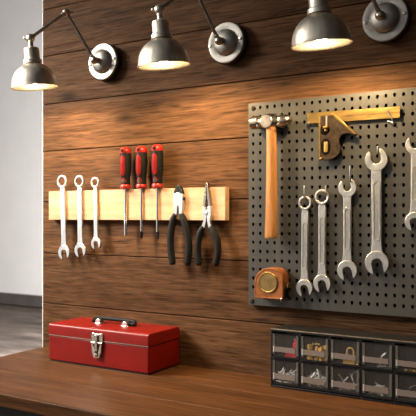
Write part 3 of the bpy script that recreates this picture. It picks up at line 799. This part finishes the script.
# ------------------------------------------------------------------ contents of the drawers
def inside(key):
    xa, xb, za, zb = drawers[key]; return xa+.0035, xb-.0035, za+.0018, zb
x0, x1, z0, z1 = inside((0, 0))
bm = B(); box(bm, x0+.024, x1-.004, -.0770, -.0600, z0, z0+.0085); box(bm, x1-.0130, x1-.004, -.0770, -.0600, z0+.0080, z0+.0330); box(bm, x1-.0125, x1-.006, -.0730, -.0640, z0+.0325, z0+.0420)
tag(obj('plastic_bracket', bm, plain('pinkish_red_plastic', (.70,.030,.045), .4), bevel=.0015, origin=(x1-.01, -.068, z0)), 'red plastic L-shaped bracket in the upper left drawer', 'bracket')
x0, x1, z0, z1 = inside((0, 1))
def fitting(x, y, z, kind, label):
    bm = B()
    if kind == 0:
        lathe(bm, [(.004,0),(.0065,.0005),(.0065,.006),(.004,.0065),(.004,.010),(.0072,.0105),(.0072,.0165),(.0045,.017),(.0052,.019),(.0035,.022),(.0052,.0225),(.0035,.026),(.0045,.0265),(.003,.030)], (x, y, z), (0,0,1), 14)
    elif kind == 1:
        lathe(bm, [(.003,0),(.0042,.0006),(.0042,.022),(.0060,.0226),(.0060,.027),(.0030,.0276),(.0030,.031)], (x, y, z), (0,0,1), 6)
    else:
        lathe(bm, [(.005,0),(.0075,.0008),(.0075,.0080),(.0048,.0084),(.0048,.012),(.0075,.0125),(.0075,.020),(.005,.0205),(.0055,.024),(.0070,.0245),(.0070,.0330),(.0040,.0340)], (x, y, z), (0,0,1), 8)
    tag(obj('brass_fitting', bm, M['brassdull'], origin=(x, y, z), smooth=30), label, 'fitting', 'brass fittings in the second upper drawer')
fitting(x0+.0130, -.0720, z0, 2, 'stepped thick brass fitting at the left side of the second upper drawer')
fitting(x0+.0280, -.0690, z0, 0, 'barbed brass fitting left of the middle in the second upper drawer')
fitting(x0+.0395, -.0740, z0, 1, 'slim brass fitting at the very front in the second upper drawer')
fitting(x0+.0390, -.0580, z0, 1, 'slim brass fitting standing behind the others in the second upper drawer')
fitting(x0+.0500, -.0660, z0, 2, 'stepped thick brass fitting at the right side of the second upper drawer')
bm = B(); y = -.070; z = z0+.0345; xx = x0+.0210
lathe(bm, [(.0016,0),(.0040,.0005),(.0040,.003),(.002,.0034),(.002,.017)], (xx-.003, y, z0+.0345), (1, .1, .02), 10)
tag(obj('brass_screw', bm, M['brassdull'], origin=(xx, y, z0+.0345)), 'brass screw lying on top of the fittings in the second upper drawer', 'screw')
x0, x1, z0, z1 = inside((0, 2))
pt = thing('padlock', 'brass padlock with rounded shackle in the third upper drawer', 'padlock', (x0+.034, -.070, z0))
bm = B(); box(bm, x0+.0200, x0+.0480, -.0760, -.0660, z0, z0+.0190)
obj('lock_body', bm, M['brassdull'], pt, bevel=.002, seg=3)
cx = x0+.036
p = [(cx-.0075, -.071, z0+.018), (cx-.0075, -.071, z0+.025)] + [(cx+.0075*math.cos(a), -.071, z0+.0270+.0075*math.sin(a)) for a in [PI - PI*i/10 for i in range(11)]] + [(cx+.0075, -.071, z0+.025), (cx+.0075, -.071, z0+.018)]
obj('shackle', tube(B(), p, .0019, 12), M['brassdull'], pt)
bm = B(); box(bm, x0+.0500, x1-.001, -.0760, -.0640, z0, z0+.0030)
tag(obj('brass_plate', bm, M['brassdull'], bevel=.0008, origin=(x0+.052, -.07, z0)), 'small flat brass plate beside the padlock in the drawer', 'plate')

def screw(p, d, L, r, label, group, mat='zinc', cat='screw', name='screw'):
    bm = B(); prof = [(.0008,0),(r*2.1,.0003),(r*2.1,.0012),(r*1.1,.0022)]
    if name == 'screw':
        k = int((L-.006)/.0016)
        for i in range(k): prof += [(r, .003+i*.0016), (r*1.28, .0036+i*.0016)]
    prof += [(r, L-.003), (.0002, L)]
    lathe(bm, prof, p, d, 8)
    o = obj(name, bm, M[mat], origin=p); tag(o, label, cat, group)
    return o
x0, x1, z0, z1 = inside((0, 3))
tag(obj('wing_nut', tube(B(), [(x0+.0300,-.0700,z0+.0040),(x0+.0340,-.0700,z0+.0230),(x0+.0420,-.0700,z0+.0300)], [.0016,.0020,.0030], 10), M['zinc'], origin=(x0+.03, -.07, z0)), 'bright steel lever standing up in the fourth upper drawer', 'lever')
screw((x0+.0260, -.0740, z0+.0030), (1, .1, .12), .020, .0014, 'steel screw lying at the front of the fourth upper drawer', None)
x0, x1, z0, z1 = inside((0, 4))
for i in range(4):
    bm = B(); xx = x0+.016+i*.0085
    lathe(bm, [(.0022,0),(.0044,.0004),(.0044,.0042),(.0022,.0046)], (xx, -.072+.004*(i % 2), z0), (0,0,1), 6)
    tag(obj('brass_nut', bm, M['brassdull'], origin=(xx, -.072, z0), smooth=20), 'small brass hex nut on the floor of the fifth upper drawer', 'nut', 'brass nuts in the fifth upper drawer')
rng = random.Random(11)
def pile(key, n, name, mat, lens, label, group, cat, zmax, rr):
    x0, x1, z0, z1 = inside(key)
    for i in range(n):
        L = rng.uniform(*lens)
        f = i/n
        a = rng.uniform(-.9, .9) + (PI if rng.random() < .5 else 0)
        tilt = rng.uniform(.05, .75)*(.35+f)
        d = Vector((math.cos(a)*math.cos(tilt), .35*math.sin(a)*math.cos(tilt), math.sin(tilt))).normalized()
        px_ = rng.uniform(x0+.006, x1-.006); py = rng.uniform(-.0790, -.066); pz = z0+.0032+f*zmax*rng.uniform(.2, 1)
        e = Vector((px_, py, pz)) + d*L
        if e.x > x1 or e.x < x0: d.x *= -1
        e = Vector((px_, py, pz)) + d*L
        if e.x > x1 or e.x < x0 or e.y < -.0795 or e.y > -.013: d = Vector((d.x*.45, abs(d.y)*.3, d.z+.35)).normalized()
        e = Vector((px_, py, pz)) + d*L
        px_ += max(0, x0-e.x) - max(0, e.x-x1)
        screw((px_, py, pz), d, L, rr, label, group, mat, cat, name)
pile((1, 0), 40, 'screw', 'zinc', (.016, .024), 'small steel screw in the heap in the lower left drawer', 'steel screws in the lower left drawer', 'screw', .026, .0014)
pile((1, 1), 34, 'bolt', 'zinc', (.020, .028), 'steel bolt in the heap in the second lower drawer', 'steel bolts in the second lower drawer', 'bolt', .026, .0020)
pile((1, 2), 10, 'nail', 'zinc', (.030, .040), 'long steel nail leaning in the third lower drawer', 'nails in the third lower drawer', 'nail', .010, .0015)
pile((1, 3), 14, 'screw', 'zinc', (.018, .030), 'loose steel screw scattered in the fourth lower drawer', 'screws in the fourth lower drawer', 'screw', .026, .0016)
def wire_ring(cx, cy, cz, r, w, name, label, mat='zinc', tilt=.2, full=360, start=0):
    p = [(cx+r*math.cos(math.radians(start+full*i/28)), cy+tilt*r*math.sin(math.radians(start+full*i/28)), cz+r*math.sin(math.radians(start+full*i/28))) for i in range(29)]
    return tag(obj(name, tube(B(), p, w, 8), M[mat], origin=(cx, cy, cz)), label, 'ring' if name == 'key_ring' else 'clip')
x0, x1, z0, z1 = inside((1, 4))
wire_ring(x0+.034, -.066, z0+.0160, .0145, .0012, 'key_ring', 'dull steel ring leaning in the fifth lower drawer', 'forged')
x0, x1, z0, z1 = inside((1, 2))
wire_ring(x0+.046, -.062, z0+.0330, .0095, .0012, 'hook_clip', 'curved wire clip on top of the nails in the third lower drawer', 'zinc', .3, 170, 10)

# ------------------------------------------------------------------ light
def area(name, loc, target, size, energy, col, size_y=None, spread=180):
    l = bpy.data.lights.new(name, 'AREA'); l.energy = energy; l.color = col; l.size = size; l.spread = math.radians(spread)
    if size_y: l.shape = 'RECTANGLE'; l.size_y = size_y
    o = bpy.data.objects.new(name, l); COL.objects.link(o); o.location = loc
    o.rotation_euler = (Vector(target)-Vector(loc)).to_track_quat('-Z', 'Y').to_euler()
    return o
area('window_daylight', (-2.35, -.95, 2.15), (-1.25, -.02, 1.2), .7, 11, (1, .93, .84), spread=58)
area('far_wall_fill', (-3.4, 2.4, 1.2), (-7.2, 5.4, .2), 1.6, 330, (1, .96, .92))  # unseen fill lamp added behind the partition to brighten the far wall

w = bpy.data.worlds.new('world'); scene.world = w; w.use_nodes = True
nt = w.node_tree; bg = nt.nodes['Background']
tc = N(nt, 'ShaderNodeTexCoord'); dt = N(nt, 'ShaderNodeVectorMath', operation='DOT_PRODUCT')
dt.inputs[1].default_value = Vector((-.68, -.73, .06)).normalized(); nt.links.new(tc.outputs['Generated'], dt.inputs[0])
cr = N(nt, 'ShaderNodeValToRGB'); e = cr.color_ramp.elements     # an open room: bright window side, dark far side
e[0].position = 0; e[0].color = (.018, .016, .015, 1); e[1].position = 1; e[1].color = (2.0, 1.96, 1.9, 1)
for q, c in ((.5, (.045, .041, .037)), (.78, (.30, .28, .26)), (.895, (.62, .595, .56)), (.955, (.95, .92, .88)), (.98, (1.65, 1.61, 1.56))):
    k = e.new(q); k.color = (*c, 1)
mr = N(nt, 'ShaderNodeMapRange'); mr.inputs['From Min'].default_value = -1; mr.inputs['From Max'].default_value = 1
nt.links.new(dt.outputs['Value'], mr.inputs['Value']); nt.links.new(mr.outputs[0], cr.inputs[0])
nt.links.new(cr.outputs[0], bg.inputs['Color']); bg.inputs['Strength'].default_value = .46

# ------------------------------------------------------------------ camera
cam = bpy.data.cameras.new('camera'); co = bpy.data.objects.new('camera', cam); COL.objects.link(co)
co.location = (0, -1.45, 1.295); co.rotation_euler = (PI/2, 0, math.radians(31.138))
cam.sensor_width = 36; cam.lens = 36*670/416; cam.shift_y = 8/416
cam.clip_start = .05; cam.clip_end = 60
cam.dof.use_dof = True; cam.dof.focus_distance = 1.62; cam.dof.aperture_fstop = 9
scene.camera = co
vs = scene.view_settings
vs.view_transform = 'Standard'; vs.look = 'None'; vs.gamma = 1; vs.use_curve_mapping = False; vs.exposure = 0
